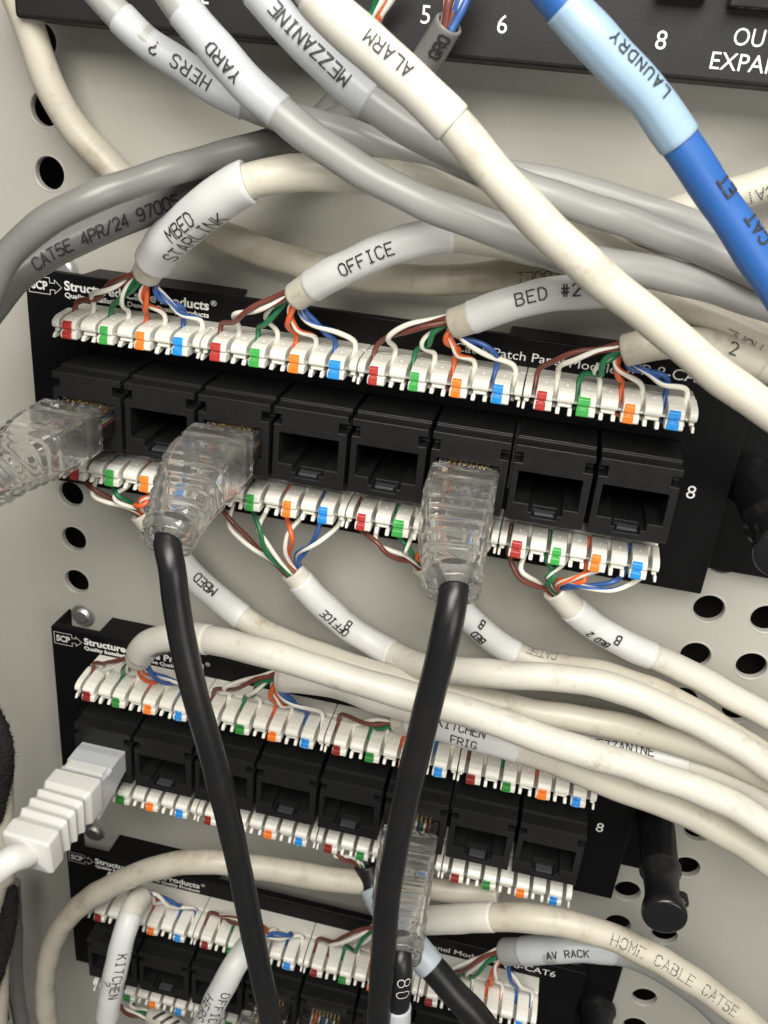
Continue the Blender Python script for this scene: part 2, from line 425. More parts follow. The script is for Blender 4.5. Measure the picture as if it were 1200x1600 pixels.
def on_tube(mb, cv, r, q, text, h, flip=False, th=.0155, adv=.80, dots=False, eps=.004, slant=0, droll=0.0):
    """lettering that lies on the cable surface; q = pixel where the middle of the words shows"""
    d = cv.near(*q); p, T, N = cv.at(d)
    view = (CAM_C - p).normalized()
    n0 = (view - T * view.dot(T)).normalized()
    if flip: T = -T
    U = n0.cross(T)
    c2, s2 = proj(p); u2 = (proj(p + U * .1)[0] - c2)
    off = (Vector(q) - c2).dot(u2.normalized()) / (u2.length / .1)
    a0 = math.asin(max(-.97, min(.97, off / r))) + droll
    B = (cv.at(d)[1]).cross(N)
    ang = math.atan2(n0.dot(B), n0.dot(N))
    sg = -1 if flip else 1
    def pos(u, v, e):
        pp, TT, NN = cv.at(d + sg * u); BB = TT.cross(NN)
        nn = NN * math.cos(ang) + BB * math.sin(ang)
        TT2 = TT * sg; UU = nn.cross(TT2)
        a = a0 + v / r
        return pp + (nn * math.cos(a) + UU * math.sin(a)) * (r + eps + e)
    st, w = strokes(text, h, adv, slant)
    idx = 0
    for pl in st:
        for (x0, y0), (x1, y1) in zip(pl, pl[1:]):
            L = math.hypot(x1 - x0, y1 - y0)
            if L < 1e-6: continue
            dx, dy = (x1 - x0) / L, (y1 - y0) / L
            if dots:
                k = max(2, int(L / (th * 1.75)))
                for i in range(k + 1):
                    if random.random() < .05: continue
                    cx, cy = x0 + dx * L * i / max(1, k), y0 + dy * L * i / max(1, k)
                    idx += 1
                    ring = [pos(cx + dx * th * .80 * math.cos(t) - dy * th * .46 * math.sin(t), cy + dy * th * .80 * math.cos(t) + dx * th * .46 * math.sin(t), (idx % 5) * .0002) for t in [j * math.pi / 3 for j in range(6)]]
                    mb.add(ring, [(0, 1, 2, 3, 4, 5)])
                continue
            k = max(1, int(L / .035)); nx, ny = -dy * th / 2, dx * th / 2
            x0 -= dx * th * .3; y0 -= dy * th * .3; L2 = L + th * .6
            idx += 1; e = (idx % 6) * .0003
            vs = []
            for i in range(k + 1):
                cx, cy = x0 + dx * L2 * i / k, y0 + dy * L2 * i / k
                vs += [pos(cx + nx, cy + ny, e), pos(cx - nx, cy - ny, e)]
            mb.add(vs, [(2 * i, 2 * i + 1, 2 * i + 3, 2 * i + 2) for i in range(k)])
    return mb
def flat_text(mb, text, x0, x1, y0, h, z, bold=0.0, spacing=1.0):
    """built-in font lettering on a plane facing +Z, fitted between x0 and x1"""
    cu = bpy.data.curves.new('lettering', 'FONT'); cu.body = text; cu.offset = bold; cu.resolution_u = 3; cu.space_character = spacing
    o = bpy.data.objects.new('lettering', cu); COL.objects.link(o)
    dg = bpy.context.evaluated_depsgraph_get()
    me = bpy.data.meshes.new_from_object(o.evaluated_get(dg))
    xs = [v.co.x for v in me.vertices]; ys = [v.co.y for v in me.vertices]
    a, b = min(xs), max(xs); cap = 0.73 if len(text) > 1 else max(ys)
    sx = (x1 - x0) / (b - a) if x1 is not None else h / cap
    mb.add([(x0 + (v.co.x - a) * sx, y0 + v.co.y * h / cap, z) for v in me.vertices], [tuple(p.vertices) for p in me.polygons])
    bpy.data.objects.remove(o); bpy.data.curves.remove(cu); bpy.data.meshes.remove(me)
    return mb
def flat_line(mb, pl, z, th):
    for i, ((x0, y0), (x1, y1)) in enumerate(zip(pl, pl[1:])):
        L = math.hypot(x1 - x0, y1 - y0); dx, dy = (x1 - x0) / L * th / 2, (y1 - y0) / L * th / 2
        x0 -= dx; y0 -= dy; x1 += dx; y1 += dy; e = z + i * .0003
        mb.add([(x0 - dy, y0 + dx, e), (x0 + dy, y0 - dx, e), (x1 + dy, y1 - dx, e), (x1 - dy, y1 + dx, e)], [(0, 1, 2, 3)])
    return mb

# ------------------------------------------------------------------ the setting: perforated cabinet back
ZW = -1.5
holes = [(-.71, -2.52 - .79 * k) for k in range(-9, 13) if k not in (3, 9)]
holes += [(9.02, -2.52 - .79 * k) for k in range(-1, 13)] + [(9.80, -2.52 - .79 * k) for k in range(-1, 14)]
def wall():
    x0, x1, y0, y1 = -3.2, 14, -16, 9
    bm = bmesh.new()
    def loop(pts):
        vs = [bm.verts.new(W((x, y, ZW))) for x, y in pts]
        return [bm.edges.new((vs[i], vs[(i + 1) % len(vs)])) for i in range(len(vs))]
    es = loop([(x0, y0), (x1, y0), (x1, y1), (x0, y1)])
    n = 36; r = .246
    for hx, hy in holes:
        es += loop([(hx + r * math.cos(2 * math.pi * k / n), hy + r * math.sin(2 * math.pi * k / n)) for k in range(n)])
    bmesh.ops.triangle_fill(bm, edges=es, use_beauty=True, use_dissolve=False)
    for f in bm.faces:
        if f.normal.y > 0: f.normal_flip()
    for hx, hy in holes:                                # rolled paint edge and punched side of each hole
        rings = []
        for rr, zz in ((r, ZW), (r - .012, ZW + .009), (r - .026, ZW + .008), (r - .036, ZW - .008), (r - .039, ZW - .03), (r - .039, ZW - .10)):
            rings.append([bm.verts.new(W((hx + rr * math.cos(2 * math.pi * k / n), hy + rr * math.sin(2 * math.pi * k / n), zz))) for k in range(n)])
        for a, b in zip(rings, rings[1:]):
            for k in range(n):
                f = bm.faces.new((a[k], a[(k + 1) % n], b[(k + 1) % n], b[k])); f.smooth = True
    bmesh.ops.remove_doubles(bm, verts=bm.verts, dist=1e-7)
    me = bpy.data.meshes.new('wall'); bm.to_mesh(me); bm.free()
    me.materials.append(M['wall'])
    o = bpy.data.objects.new('wall', me); COL.objects.link(o); o['kind'] = 'structure'
    mb = MB(); box(mb, x0, x1, y0, y1, ZW - 1.2, ZW - 1.1)  # dark sheet standing in for the shade seen through the holes
    o2 = build('hole_shade_sheet', mb, M['hole_shade']); o2['kind'] = 'structure'
    mb = MB()                                           # pen ticks and scuffs round the holes
    for hx, hy, lst in ((9.02, -2.52, ((-.16, .27, .07), (.2, .30, .09))), (9.02, -3.31, ((-.12, .27, .06),)), (-.71, 2.22, ((-.14, .30, .07), (-.02, .33, .07), (-.16, -.27, .05)))):
        for dx, dy, L in lst:
            flat_line(mb, [(hx + dx - L / 2, hy + dy), (hx + dx, hy + dy - .015), (hx + dx + L / 2, hy + dy - .005)], ZW + .006, .022)
    for px, py in ((560, 908), (566, 910), (572, 907), (545, 905), (365, 880), (392, 1326), (800, 236)):
        p = un(px, py, ZW); flat_line(mb, [(p.x - .02, p.y), (p.x + .015, p.y + .005)], ZW + .006, .02)
    mb = MB(); box(mb, x0 + .02, x0 + .1, y0, y1, ZW + .002, 3.0)
    o2 = build('shade_wall_side', mb, M['wall']); o2['kind'] = 'structure'  # side wall mostly out of view, added to block ambient light
    o3 = build('wall_marks', mb, M['black_ink'], o)
wall()

# ------------------------------------------------------------------ patch panels
def tooth_profile(dz=0.0, low=.42):
    return [(-.90, low), (-.10 + dz, low), (-.07 + dz, low + .02), (-.075 + dz, .525), (-.13 + dz, .545), (-.085 + dz, .57), (-.10 + dz, .655), (-.17, .69), (-.42, .70), (-.50, .685), (-.90, .685)]
def make_block(parent, dy, pal, x):
    """one 110 terminal block: eight tooth pitches over two jacks"""
    b = MB(); rj = random.Random(x * 31 + (5 if pal == 't_' else 9))
    box(b, .006, 1.994, .40, .692, -.925, -.63)
    box(b, .006, 1.994, .40, .55, -.63, -.58)
    def white(x0, x1, half=0):
        cx = (x0 + x1) / 2; w = x1 - x0
        prism(b, [(-.90, .53), (-.16, .53), (-.125, .55), (-.115, .585), (-.125, .625), (-.17, .66), (-.25, .685), (-.50, .708), (-.57, .70), (-.60, .66), (-.90, .65)], x0, x1)
        prism(b, [(-.60, .478), (-.17, .478), (-.155, .50), (-.18, .5312), (-.60, .5312)], x0 + .016, x1 - .016)
        for a, c in ((x0 + .004, x0 + w * (.27 if not half else .42)), (x1 - w * (.27 if not half else .42), x1 - .004)):
            if half == -1 and a < cx: continue
            if half == 1 and a > cx: continue
            lo = rj.uniform(-.012, .012)
            prism(b, [(-.50, .4785), (-.50, .43), (-.13, .398 + lo), (-.10, .415 + lo), (-.115, .44), (-.15, .4785)], a, c)
    white(.008, .098, 1)
    white(1.902, 1.992, -1)
    for k in range(4):
        c = .25 + .5 * k
        prism(b, [(-.90, .42), (-.10, .42), (-.072, .44), (-.076, .51), (-.12, .535), (-.90, .535)], c - .105, c + .105)
        prism(b, [(-.90, .5352), (-.125, .5352), (-.085, .56), (-.096, .63), (-.135, .662), (-.22, .688), (-.50, .71), (-.57, .70), (-.60, .66), (-.90, .65)], c - .096, c + .096)
        if k < 3: white(.5 + .5 * k - .099, .5 + .5 * k + .099)
    for k in range(7):                                  # moulded pips on the tooth tops
        cx = .25 * k + .25
        box(b, cx - .014, cx + .014, .66, .708, -.36, -.33)
    o = build('terminal_block', b, M['idc'], parent, bevel=.022, segs=3)
    for k, c in enumerate(('brown', 'green', 'orange', 'blue')):
        t = MB(); cx = .25 + .5 * k - .026 + rj.uniform(-.014, .014); w = .066 + rj.uniform(-.012, .006)
        if pal == 't_':
            prism(t, [(-.2, .428), (-.068, .428), (-.064, .445), (-.068, .512), (-.105, .528), (-.2, .528)], cx - w, cx + w)
            prism(t, [(-.2, .526), (-.084, .514), (-.092, .538), (-.084, .562), (-.2, .552)], cx - w * .6, cx + w * .6)
            prism(t, [(-.2, .548), (-.090, .548), (-.077, .565), (-.088, .628), (-.132, .658), (-.16, .662), (-.2, .662)], cx - w, cx + w)
        else:
            prism(t, [(-.2, .428), (-.068, .428), (-.064, .445), (-.068, .512), (-.105, .528), (-.2, .528)], cx - w, cx + w)
            prism(t, [(-.2, .528), (-.100, .528), (-.077, .56), (-.080, .60), (-.2, .60)], cx - w * .93, cx + w * .9)
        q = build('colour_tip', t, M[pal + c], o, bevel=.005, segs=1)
        q['label'] = {'brown': 'red', 'green': 'green', 'orange': 'orange', 'blue': 'blue'}[c] + ' painted tooth tip'
    g = MB()
    for k in range(8):                                  # slotted metal blades between the teeth
        cx = .125 + .25 * k
        box(g, cx - .045, cx + .045, .545, .575, -.50, -.155)
    build('blades', g, M['zinc'], o)
    o.location = W((2 * x, dy, 0))
    return o
def make_jack(parent):
    xs = [.028, .105, .13, .29, .34, .64, .70, .86, .875, .972]
    ys = [-.97, -.90, -.84, -.74, -.33, -.225, -.095, -.001, .035]
    zs = [-1.44, -1.36, -.24, -.10, 0]
    def f(x, y, z):
        if y > 0: return z < -.24
        if z > -1.36:
            if .105 < x < .875 and -.74 < y < -.33: return False
            if .29 < x < .70 and -.84 < y < -.74: return False
            if .34 < x < .64 and -.90 < y < -.84 and z > -.24: return False
        if z > -.24 and (x < .13 or x > .86) and -.225 < y < -.095: return False
        if x < .105 and y < -.225 and z > -.10 and False: return False
        return True
    o = build('jack', vox(xs, ys, zs, f), M['jack'], parent, bevel=.009, segs=2)
    t = MB(); box(t, .37, .61, -.893, -.852, -.16, -.035)
    build('latch_tab', t, M['tab'], o, bevel=.01)
    t = MB()                                            # eight spring contacts deep in the opening
    for k in range(8):
        prism(t, [(-1.34, -.36), (-.95, -.36), (-1.2, -.58), (-1.34, -.58)], .27 + k * .062, .27 + k * .062 + .022)
    build('contacts', t, M['gold'], o)
    return o
def make_panel(name, label, org, pal, group):
    root = thing(name, label, 'patch panel', (0, 0, 0), group)
    xl, xr, yt, yb = -.83, 8.73, 1.05, -2.02
    xs = [xl, xl + .045, -.05, .03, 2.12, 5.7, 7.9, 7.97, xr - .045, xr]; ys = [yb, yb + .045, -.965, .03, yt - .045, yt]
    zs = [-1.495, -1.3, -1.06, -.965, -.92]
    def f(x, y, z):
        if z > -.965: return not (.03 < x < 7.97 and -.965 < y < .03)
        if x < xl + .045: return True
        if x > xr - .045: return z > -1.3
        if y > yt - .045:
            if -.05 < x < 2.12 or 5.7 < x < 7.9: return True
            return z > -1.06
        if y < yb + .045: return z > -1.3
        return False
    br = build('bracket', vox(xs, ys, zs, f), M['plate'], root, bevel=.03, segs=3)
    zt = -.912
    L = MB()
    flat_text(L, 'SCP', -.735, -.495, .80, .115, zt, bold=.035)
    LT = MB()
    flat_text(LT, 'Structured Cable Products', -.25, 1.80, .835, .125, zt, bold=.03)
    flat_text(LT, '®', 1.825, 1.905, .90, .07, zt)
    flat_text(LT, 'Quality Installations Deserve Quality Products', -.25, 1.80, .735, .068, zt, bold=.03)
    flat_line(L, [(-.46, .765), (-.46, .745), (-.77, .745), (-.77, .965), (-.46, .965), (-.46, .93)], zt, .008)
    flat_line(L, [(-.46, .93), (-.46, .90), (-.39, .90), (-.39, .945), (-.29, .855), (-.39, .765), (-.39, .81), (-.46, .81), (-.46, .745)], zt, .008)
    LC = MB(); flat_text(LC, 'Cat 6 Patch Panel Module', 5.06, 7.06, .765, .115, zt, bold=.004)
    flat_text(LC, 'SPP-8-CAT6', 7.14, 8.24, .80, .140, zt, bold=.0)
    LN = MB(); flat_text(LN, '8', 8.22, None, -.69, .175, zt)
    build('logo', L, M['inkgrey'], br); build('lettering', LT, M['ink'], br); build('lettering', LC, M['ink'], br); build('port_number', LN, M['ink'], br)
    sc = MB(); revolve(sc, [(.20, 0), (.20, .018), (.199, .02), (.115, .021), (.115, .022), (.115, .05), (.10, .062), (.099, .063), (.001, .064)], (-.56, .99, -1.46), 24)
    sc.sm = [False] * len(sc.sm)
    build('screw', sc, M['zinc'], root)
    j0 = make_jack(root)
    for i in range(1, 8):
        c = j0.copy(); COL.objects.link(c); c.parent = root; c.location = W((i, 0, 0))
        for ch in j0.children:
            d = ch.copy(); COL.objects.link(d); d.parent = c
    bl = [make_block(root, 0, pal, k) for k in range(4)]
    for dy in (-1.96,):
        for k in range(4):
            b0 = bl[(k + 1) % 4]
            c = b0.copy(); COL.objects.link(c); c.parent = root; c.location = W((2 * k, dy, 0))
            for ch in b0.children:
                d = ch.copy(); COL.objects.link(d); d.parent = c
    root.location = W(org); BASE[root.name] = Vector(org)
    return root
PO = {1: Vector((0, 0, 0)), 2: Vector((-.051, -5.696, 0)), 3: Vector((-.114, -10.557, 0))}
PG = 'patch panels mounted one above the other'
make_panel('patch_bay', 'topmost black eight-jack patch panel, three clear plugs in its jacks', PO[1], 't_', PG)
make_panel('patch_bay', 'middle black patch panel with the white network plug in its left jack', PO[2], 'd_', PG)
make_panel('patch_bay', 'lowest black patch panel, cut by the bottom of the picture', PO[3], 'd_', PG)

# ------------------------------------------------------------------ black cable pegs beside the panels
def peg(org, zend, label, wide=.24):
    base = (org[0], org[1], ZW)
    root = thing('cable_peg', label, 'cable peg', base, 'black cable pegs beside the panels')
    b = MB(); box(b, org[0] - .42, org[0] + wide, org[1] - 1.35, org[1] + 1.3, ZW + .005, ZW + .20)
    build('base_plate', b, M['plate'], root, bevel=.03)
    s = MB(); L = zend - ZW
    revolve(s, [(.34, .19), (.34, .26), (.30, .30), (.27, .5), (.265, L - .95), (.29, L - .88), (.29, L - .80), (.25, L - .74), (.235, L - .5),
                (.24, L - .34), (.29, L - .16), (.30, L - .10), (.30, L - .05), (.285, L - .01), (.26, L), (.001, L)], base, 48)
    build('post', s, M['peg'], root)
    n = MB(); revolve(n, [(.10, 0), (.10, .12), (.07, .16), (.001, .165)], (org[0] + .24, org[1] + .02, zend - .42), 20)
    build('cap_lug', n, M['peg'], root)
peg((9.00, -5.98), .86, 'black round-ended cable peg right of the middle patch panel')
peg((9.02, -.46), .86, 'black round-ended cable peg right of the topmost patch panel, at the picture edge', .95)
peg((9.02, -10.75), .55, 'black cable peg right of the lowest patch panel, below the AV RACK cable')

# ------------------------------------------------------------------ black module at the top
def device():
    root = thing('control_module', 'black wall module with white port numbers along the top edge', 'control module', (3.5, 4.0, ZW))
    b = MB(); box(b, -.42, 10.5, 3.995, 7.5, ZW + .004, -.5)
    build('housing', b, M['device'], root, bevel=.05, segs=3)
    z = -.492
    for ch, px, py in (('2', 318, 6), ('5', 664, 37), ('6', 783, 52), ('8', 1030, 77)):
        p = un(px, py, -.49)
        t = MB(); flat_text(t, ch, p.x - .05, None, p.y, .17, z); build('port_number', t, M['ink'], root)
    p = un(1144, 70, -.49); q = un(1108, 107, -.49)
    t = MB(); flat_text(t, 'OUTPUT', p.x, p.x + .80, p.y, .165, z)
    flat_text(t, 'EXPANDER', q.x, q.x + 1.12, q.y, .165, z)
    build('lettering', t, M['ink'], root)
    c = MB(); p = un(1060, -14, -.4); box(c, p.x - .22, p.x + .28, p.y - .06, p.y + .4, -.52, -.25)
    build('port', c, M['tab'], root, bevel=.02)
    c = MB(); p = un(1190, -2, -.4); box(c, p.x - .3, p.x + .6, p.y - .1, p.y + .4, -.52, -.3)
    build('socket', c, M['peg'], root, bevel=.02)
device()

# ------------------------------------------------------------------ cables
ORDER = ('brown', 'green', 'orange', 'blue')
def slots(pn, blk, upper):
    o = PO[pn]
    return [Vector((o.x + blk * 2 + .125 + .25 * k, o.y + (0 if upper else -1.96), 0)) for k in range(8)]
def add_wires(root, cv, r, pn, blk, upper, seed=0, skip=(), arch=.13):
    rnd = random.Random(seed * 17 + 3)
    E, T, N = cv.at(0); out = -T
    lat = Vector((1, 0, 0)); lat = (lat - out * lat.dot(out)).normalized()
    nor = out.cross(lat).normalized()
    if nor.z < 0: nor = -nor
    sl = slots(pn, blk, upper)
    for pair in range(4):
        a, b = sl[2 * pair], sl[2 * pair + 1]
        ph = rnd.uniform(0, 6.28); tw = rnd.choice((-1, 1)) * rnd.uniform(2.8, 6.0); h = rnd.uniform(.25, 1.1)
        e0 = E + lat * ((pair - 1.5) * r * .40) + nor * rnd.uniform(-.25, .3) * r
        if upper: tp = (a + b) / 2 + Vector((rnd.uniform(-.08, .08), .82, -.46 + rnd.uniform(-.03, .06)))
        else: tp = (a + b) / 2 + Vector((rnd.uniform(-.08, .08), .30, -.30 + rnd.uniform(-.03, .08)))
        fl = .60 if upper else .62
        far = min(1.2, abs(tp.x - E.x))
        for w in (0, 1):
            i = 2 * pair + w
            if i in skip: continue
            s_ = sl[i]
            pts = [e0 + T * .22, e0 + (lat * math.cos(ph + w * math.pi) + nor * math.sin(ph + w * math.pi)) * .03]
            for q in (.16, .36, .56, .74):
                c = e0.lerp(tp, q) + out * (.14 * (1 - abs(q - .3)))
                if upper: c += Vector((0, arch * h * far * 4 * q * (1 - q) * .8, .12 * 4 * q * (1 - q)))
                else: c += Vector((0, -.06 * 4 * q * (1 - q) * h, .10 * 4 * q * (1 - q)))
                d = (tp - e0).normalized(); n1 = (nor - d * nor.dot(d)).normalized(); n2 = d.cross(n1)
                an = ph + w * math.pi + tw * q
                rad = .037 + (.05 * max(0, q - .45) if w else .02 * q)
                c += (n1 * math.cos(an) + n2 * math.sin(an)) * rad
                pts.append(c)
            if upper:
                pts += [s_ + Vector((rnd.uniform(-.015, .015), .77 + .04 * rnd.random(), -.52)), s_ + Vector((0, .68, -.50)), s_ + Vector((0, .56, -.42)), s_ + Vector((0, .41, -.34))]
            else:
                pts += [s_ + Vector((rnd.uniform(-.02, .02), .34, -.40)), s_ + Vector((0, .43, -.42)), s_ + Vector((0, .56, -.48)), s_ + Vector((0, .675, -.55))]
            c = cr(pts, .05)
            mb = MB(); tube(mb, c, .034, nseg=10, step=.035)
            col = ORDER[pair]
            o = build('wire', mb, M[('ws_' if w else 'w_') + col], root)
            o['label'] = ('white and ' if w else '') + col + ' wire'
def cable(label, material, pts, r, sleeve=None, texts=(), prints=(), wires=None, name='network_cable', cat='cable', group=None,
          wob=.045, seed=1, open0=None, smat='sleeve', sr=.010, nseg=24):
    P = [un(*p) if not isinstance(p, Vector) else p for p in pts]
    cv = cr(P, .06)
    for i in range(len(cv.p)):
        d = i / cv.n * cv.len; e = min(1, d / .8)
        cv.p[i] = cv.p[i] + cv.nrm[i] * (e * .006 * (math.sin(d * 4.1 + seed) + .6 * math.sin(d * 8.3 + seed * 3))) + cv.t[i].cross(cv.nrm[i]) * (e * .006 * (math.sin(d * 3.3 + seed * 2) + .6 * math.sin(d * 9.1 + seed)))
    root = thing(name, label, cat, P[0], group)
    mb = MB(); tube(mb, cv, r, open0=bool(wires) if open0 is None else open0, wob=wob, seed=seed, nseg=nseg)
    j = build('jacket', mb, M[material], root)
    if prints:
        mb = MB()
        for (q, tx, h, flip, kw) in prints: on_tube(mb, cv, r * (1 + wob * .8), q, tx, h, flip, **kw)
        build('print', mb, M[kw.get('m', 'dark_ink') if False else 'dark_ink'], j)
    if sleeve:
        q0, q1 = sleeve
        d0 = cv.near(*q0) if q0 else .0; d1 = cv.near(*q1)
        if d0 > d1: d0, d1 = d1, d0
        mb = MB(); tube(mb, cv, lambda d: r + sr + .003 * math.sin(d * 5.3 + seed) + .002 * math.sin(d * 13 + seed), d0, d1, open0=True, open1=True, nseg=40, lap=((seed * 7) % 40, .007))
        s_ = build('label_sleeve', mb, M[smat], root)
        if texts:
            mb = MB()
            for (q, tx, h, flip, kw) in texts: on_tube(mb, cv, r + sr + .014, q, tx, h, flip, **kw)
            build('lettering', mb, M['black_ink'], s_)
    if wires:
        for w in wires: add_wires(root, cv, r, *w[:3], seed=seed, **(w[3] if len(w) > 3 else {}))
    return root, cv
def loose_wires(root, E, ends, cols):
    for i, (e, c) in enumerate(zip(ends, cols)):
        q = un(*e); E_ = E + Vector((.03 * (i - 2), .02 * (i % 2), .03 * ((i * 2) % 3 - 1)))
        d = (q - E_)
        c_ = cr([E_ - d * .2, E_, E_ + d * .35 + Vector((.02 * (-1) ** i, 0, .03)), E_ + d * .7 + Vector((-.02 * (-1) ** i, 0, -.02)), q], .05)
        mb = MB(); tube(mb, c_, .042, nseg=10, step=.04); build('wire', mb, M[c], root)
LG = 'labelled cables on the panels'
# upper bundle, back to front
cable('beige unlabelled cable hanging down the left past the punched holes', 'beige',
      [(8, -60, -.75), (45, 40, -.8), (75, 125, -.9), (112, 195, -1.0), (160, 248, -1.05), (215, 297, -1.05), (290, 342, -1.05), (370, 378, -1.0), (450, 405, -.95),
       (530, 425, -.9), (620, 435, -.9), (720, 437, -.9), (820, 427, -.95), (910, 425, -1.0), (1000, 455, -1.05), (1100, 505, -1.1), (1230, 560, -1.1)], .19,
      prints=[((852, 433), '0ZZ60EI', .132, True, dict(dots=True, th=.0145))], seed=2)
cable('cream cable slanting up to the right edge behind the blue cable', 'cream',
      [(900, 400, -1.15), (1000, 352, -1.1), (1080, 325, -1.05), (1140, 306, -1.0), (1200, 287, -.95), (1290, 255, -.9)], .185,
      prints=[((1186, 305), 'CAT', .123, True, dict(dots=True, th=.0145))], seed=3)
g2, cv2 = cable('dark grey cable printed 4PR/24 under the MBED STARLINK sleeve', 'mgrey',
      [(-40, 520, .9), (20, 440, .7), (75, 398, .5), (125, 371, .35), (187, 345, .2), (250, 321, .1), (312, 298, 0), (375, 276, -.2), (440, 245, -.5),
       (490, 205, -.8), (530, 160, -.9), (562, 100, -.75), (580, 55, -.3)], .18, open0=True,
      prints=[((165, 358), 'CAT5E 4PR/24 97005', .132, False, dict(dots=False, th=.022, slant=.15))], seed=4)
loose_wires(g2, cv2.at(cv2.len)[0], [(598, -30, .0), (606, -30, -.05), (614, -32, -.1), (622, -30, -.05)], ['w_green', 'ws_green', 'w_orange', 'ws_orange'])
g1, cv1 = cable('thick dark grey cable sweeping from the left edge up behind the white labels', 'mgrey',
      [(702, 36, .0), (655, 108, -.25), (592, 163, -.45), (520, 192, -.45), (430, 221, -.25), (330, 250, .2), (240, 274, .7), (150, 307, 1.15), (73, 347, 1.25), (12, 400, 1.3), (-20, 465, 1.3), (-45, 560, 1.3)], .158,
      prints=[((694, 62), 'GRO', .112, True, dict(th=.026))], seed=5, open0=True)
loose_wires(g1, cv1.at(0)[0], [(705, -40, .0), (714, -40, .05), (722, -40, -.05), (732, -40, .05), (748, -40, -.05)], ['ws_orange', 'w_brown', 'ws_brown', 'ws_blue', 'w_blue'])
cable('grey cable with a white sleeve lettered HERS ?, left of the YARD cable', 'lgrey',
      [(128, -40, .3), (167, 4, .3), (190, 28, .3), (233, 67, .25), (292, 108, .2), (354, 150, .15), (430, 178, .1), (506, 196, .1), (568, 218, .1), (640, 243, .0), (750, 266, -.1),
       (867, 286, -.2), (950, 308, -.2), (1033, 335, -.2), (1120, 365, -.3), (1240, 410, -.3)], .155,
      sleeve=((190, 30), (385, 166)), smat='gsleeve', texts=[((286, 104), 'HERS ?', .128, True, dict(adv=.95))], seed=6, group=LG)
cable('grey cable with a white sleeve lettered MEZZANINE at the top of the picture', 'lgrey',
      [(365, -60, .8), (413, -2, .75), (462, 55, .75), (515, 107, .75), (580, 162, .7), (625, 192, .65), (680, 226, .6), (740, 256, .55), (800, 284, .5), (880, 312, .45), (967, 342, .4), (1033, 367, .35), (1117, 397, .3), (1190, 430, .3), (1280, 470, .3)], .160,
      sleeve=((396, -20), (573, 158)), smat='gsleeve', texts=[((487, 73), 'MEZZANINE', .131, True, dict(adv=.83))], seed=7, group=LG)
cable('grey cable with a white sleeve lettered YARD crossing in front', 'lgrey',
      [(240, -60, 1.0), (287, 17, 1.0), (320, 56, 1.0), (354, 96, 1.0), (395, 139, .95), (440, 179, .95), (500, 226, .95), (570, 270, .9), (640, 305, .9), (700, 331, .85), (783, 362, .75), (867, 396, .6), (930, 410, .5), (992, 420, .4), (1117, 450, .2), (1200, 478, .1), (1290, 510, .1)], .168,
      sleeve=((290, 14), (438, 177)), smat='gsleeve', texts=[((350, 100), 'YARD', .111, True, dict(adv=.86))], seed=8, group=LG)
cable('blue cable with a pale blue sleeve lettered LAUNDRY', 'blue',
      [(815, -80, 1.5), (848, -30, 1.45), (885, 12, 1.4), (935, 68, 1.4), (992, 130, 1.35), (1040, 190, 1.3), (1081, 250, 1.25), (1126, 316, 1.2), (1160, 368, 1.2), (1197, 424, 1.2), (1270, 535, 1.2)], .174,
      sleeve=((880, 8), (1064, 220)), smat='bsleeve', texts=[((999, 97), 'LAUNDRY', .100, True, dict(adv=.98))],
      prints=[((1136, 288), 'ET', .132, True, dict(th=.022)), ((1182, 352), 'CAT', .132, True, dict(th=.022))], seed=9, group=LG)
cable('cream cable with a sleeve lettered ALARM crossing in front to the right edge', 'cream',
      [(455, -60, 1.7), (505, 5, 1.7), (555, 55, 1.65), (610, 102, 1.6), (660, 148, 1.55), (712, 196, 1.5), (752, 246, 1.5), (790, 290, 1.5), (840, 345, 1.45), (900, 400, 1.4), (965, 455, 1.35), (1030, 508, 1.3), (1110, 577, 1.25), (1200, 640, 1.2), (1290, 700, 1.2)], .176,
      sleeve=((490, -10), (708, 193)), smat='wsleeve', texts=[((614, 88), 'ALARM', .111, True, dict(adv=.88))], seed=10, group=LG)

# cables punched down on the top panel
cable('beige cable with a white sleeve lettered MBED STARLINK above the topmost panel', 'cream',
      [(229, 428, -.15), (240, 408, 0), (262, 378, .2), (300, 342, .4), (345, 307, .55), (390, 284, .6), (440, 273, .5), (490, 270, .35), (560, 273, .2), (640, 280, .1), (710, 294, -.1), (780, 316, -.3), (850, 345, -.4), (930, 385, -.6), (1020, 425, -.7), (1120, 470, -.7), (1240, 520, -.7)], .185,
      sleeve=((233, 405), (388, 285)), texts=[((300, 338), 'MBED', .147, False, dict(slant=.1)), ((318, 360), 'STARLINK', .166, False, dict())], wires=[(1, 0, True)], seed=11, sr=.045, group=LG)
cable('beige cable with a white sleeve lettered OFFICE above the topmost panel', 'cream',
      [(462, 464, -.2), (488, 446, -.1), (530, 422, 0), (590, 395, .05), (650, 375, .05), (705, 368, 0), (765, 374, -.1), (830, 388, -.3), (920, 410, -.6), (1020, 445, -.8), (1130, 492, -.85), (1240, 535, -.85)], .178,
      sleeve=((486, 447), (705, 368)), texts=[((576, 402), 'OFFICE', .131, False, dict(adv=.86))], wires=[(1, 1, True)], seed=12, group=LG)
cable('beige cable with a white sleeve lettered BED #2 above the topmost panel', 'beige',
      [(707, 506, -.25), (740, 495, -.2), (800, 474, -.15), (870, 460, -.2), (940, 455, -.3), (1000, 460, -.5), (1060, 475, -.55), (1130, 503, -.5), (1200, 535, -.45), (1290, 580, -.4)], .178,
      sleeve=((738, 496), (990, 458)), texts=[((856, 457), 'BED #2', .131, False, dict(adv=.90))], prints=[((1158, 533), 'HOME', .132, True, dict(dots=True, th=.0145))], wires=[(1, 2, True)], seed=13, group=LG)
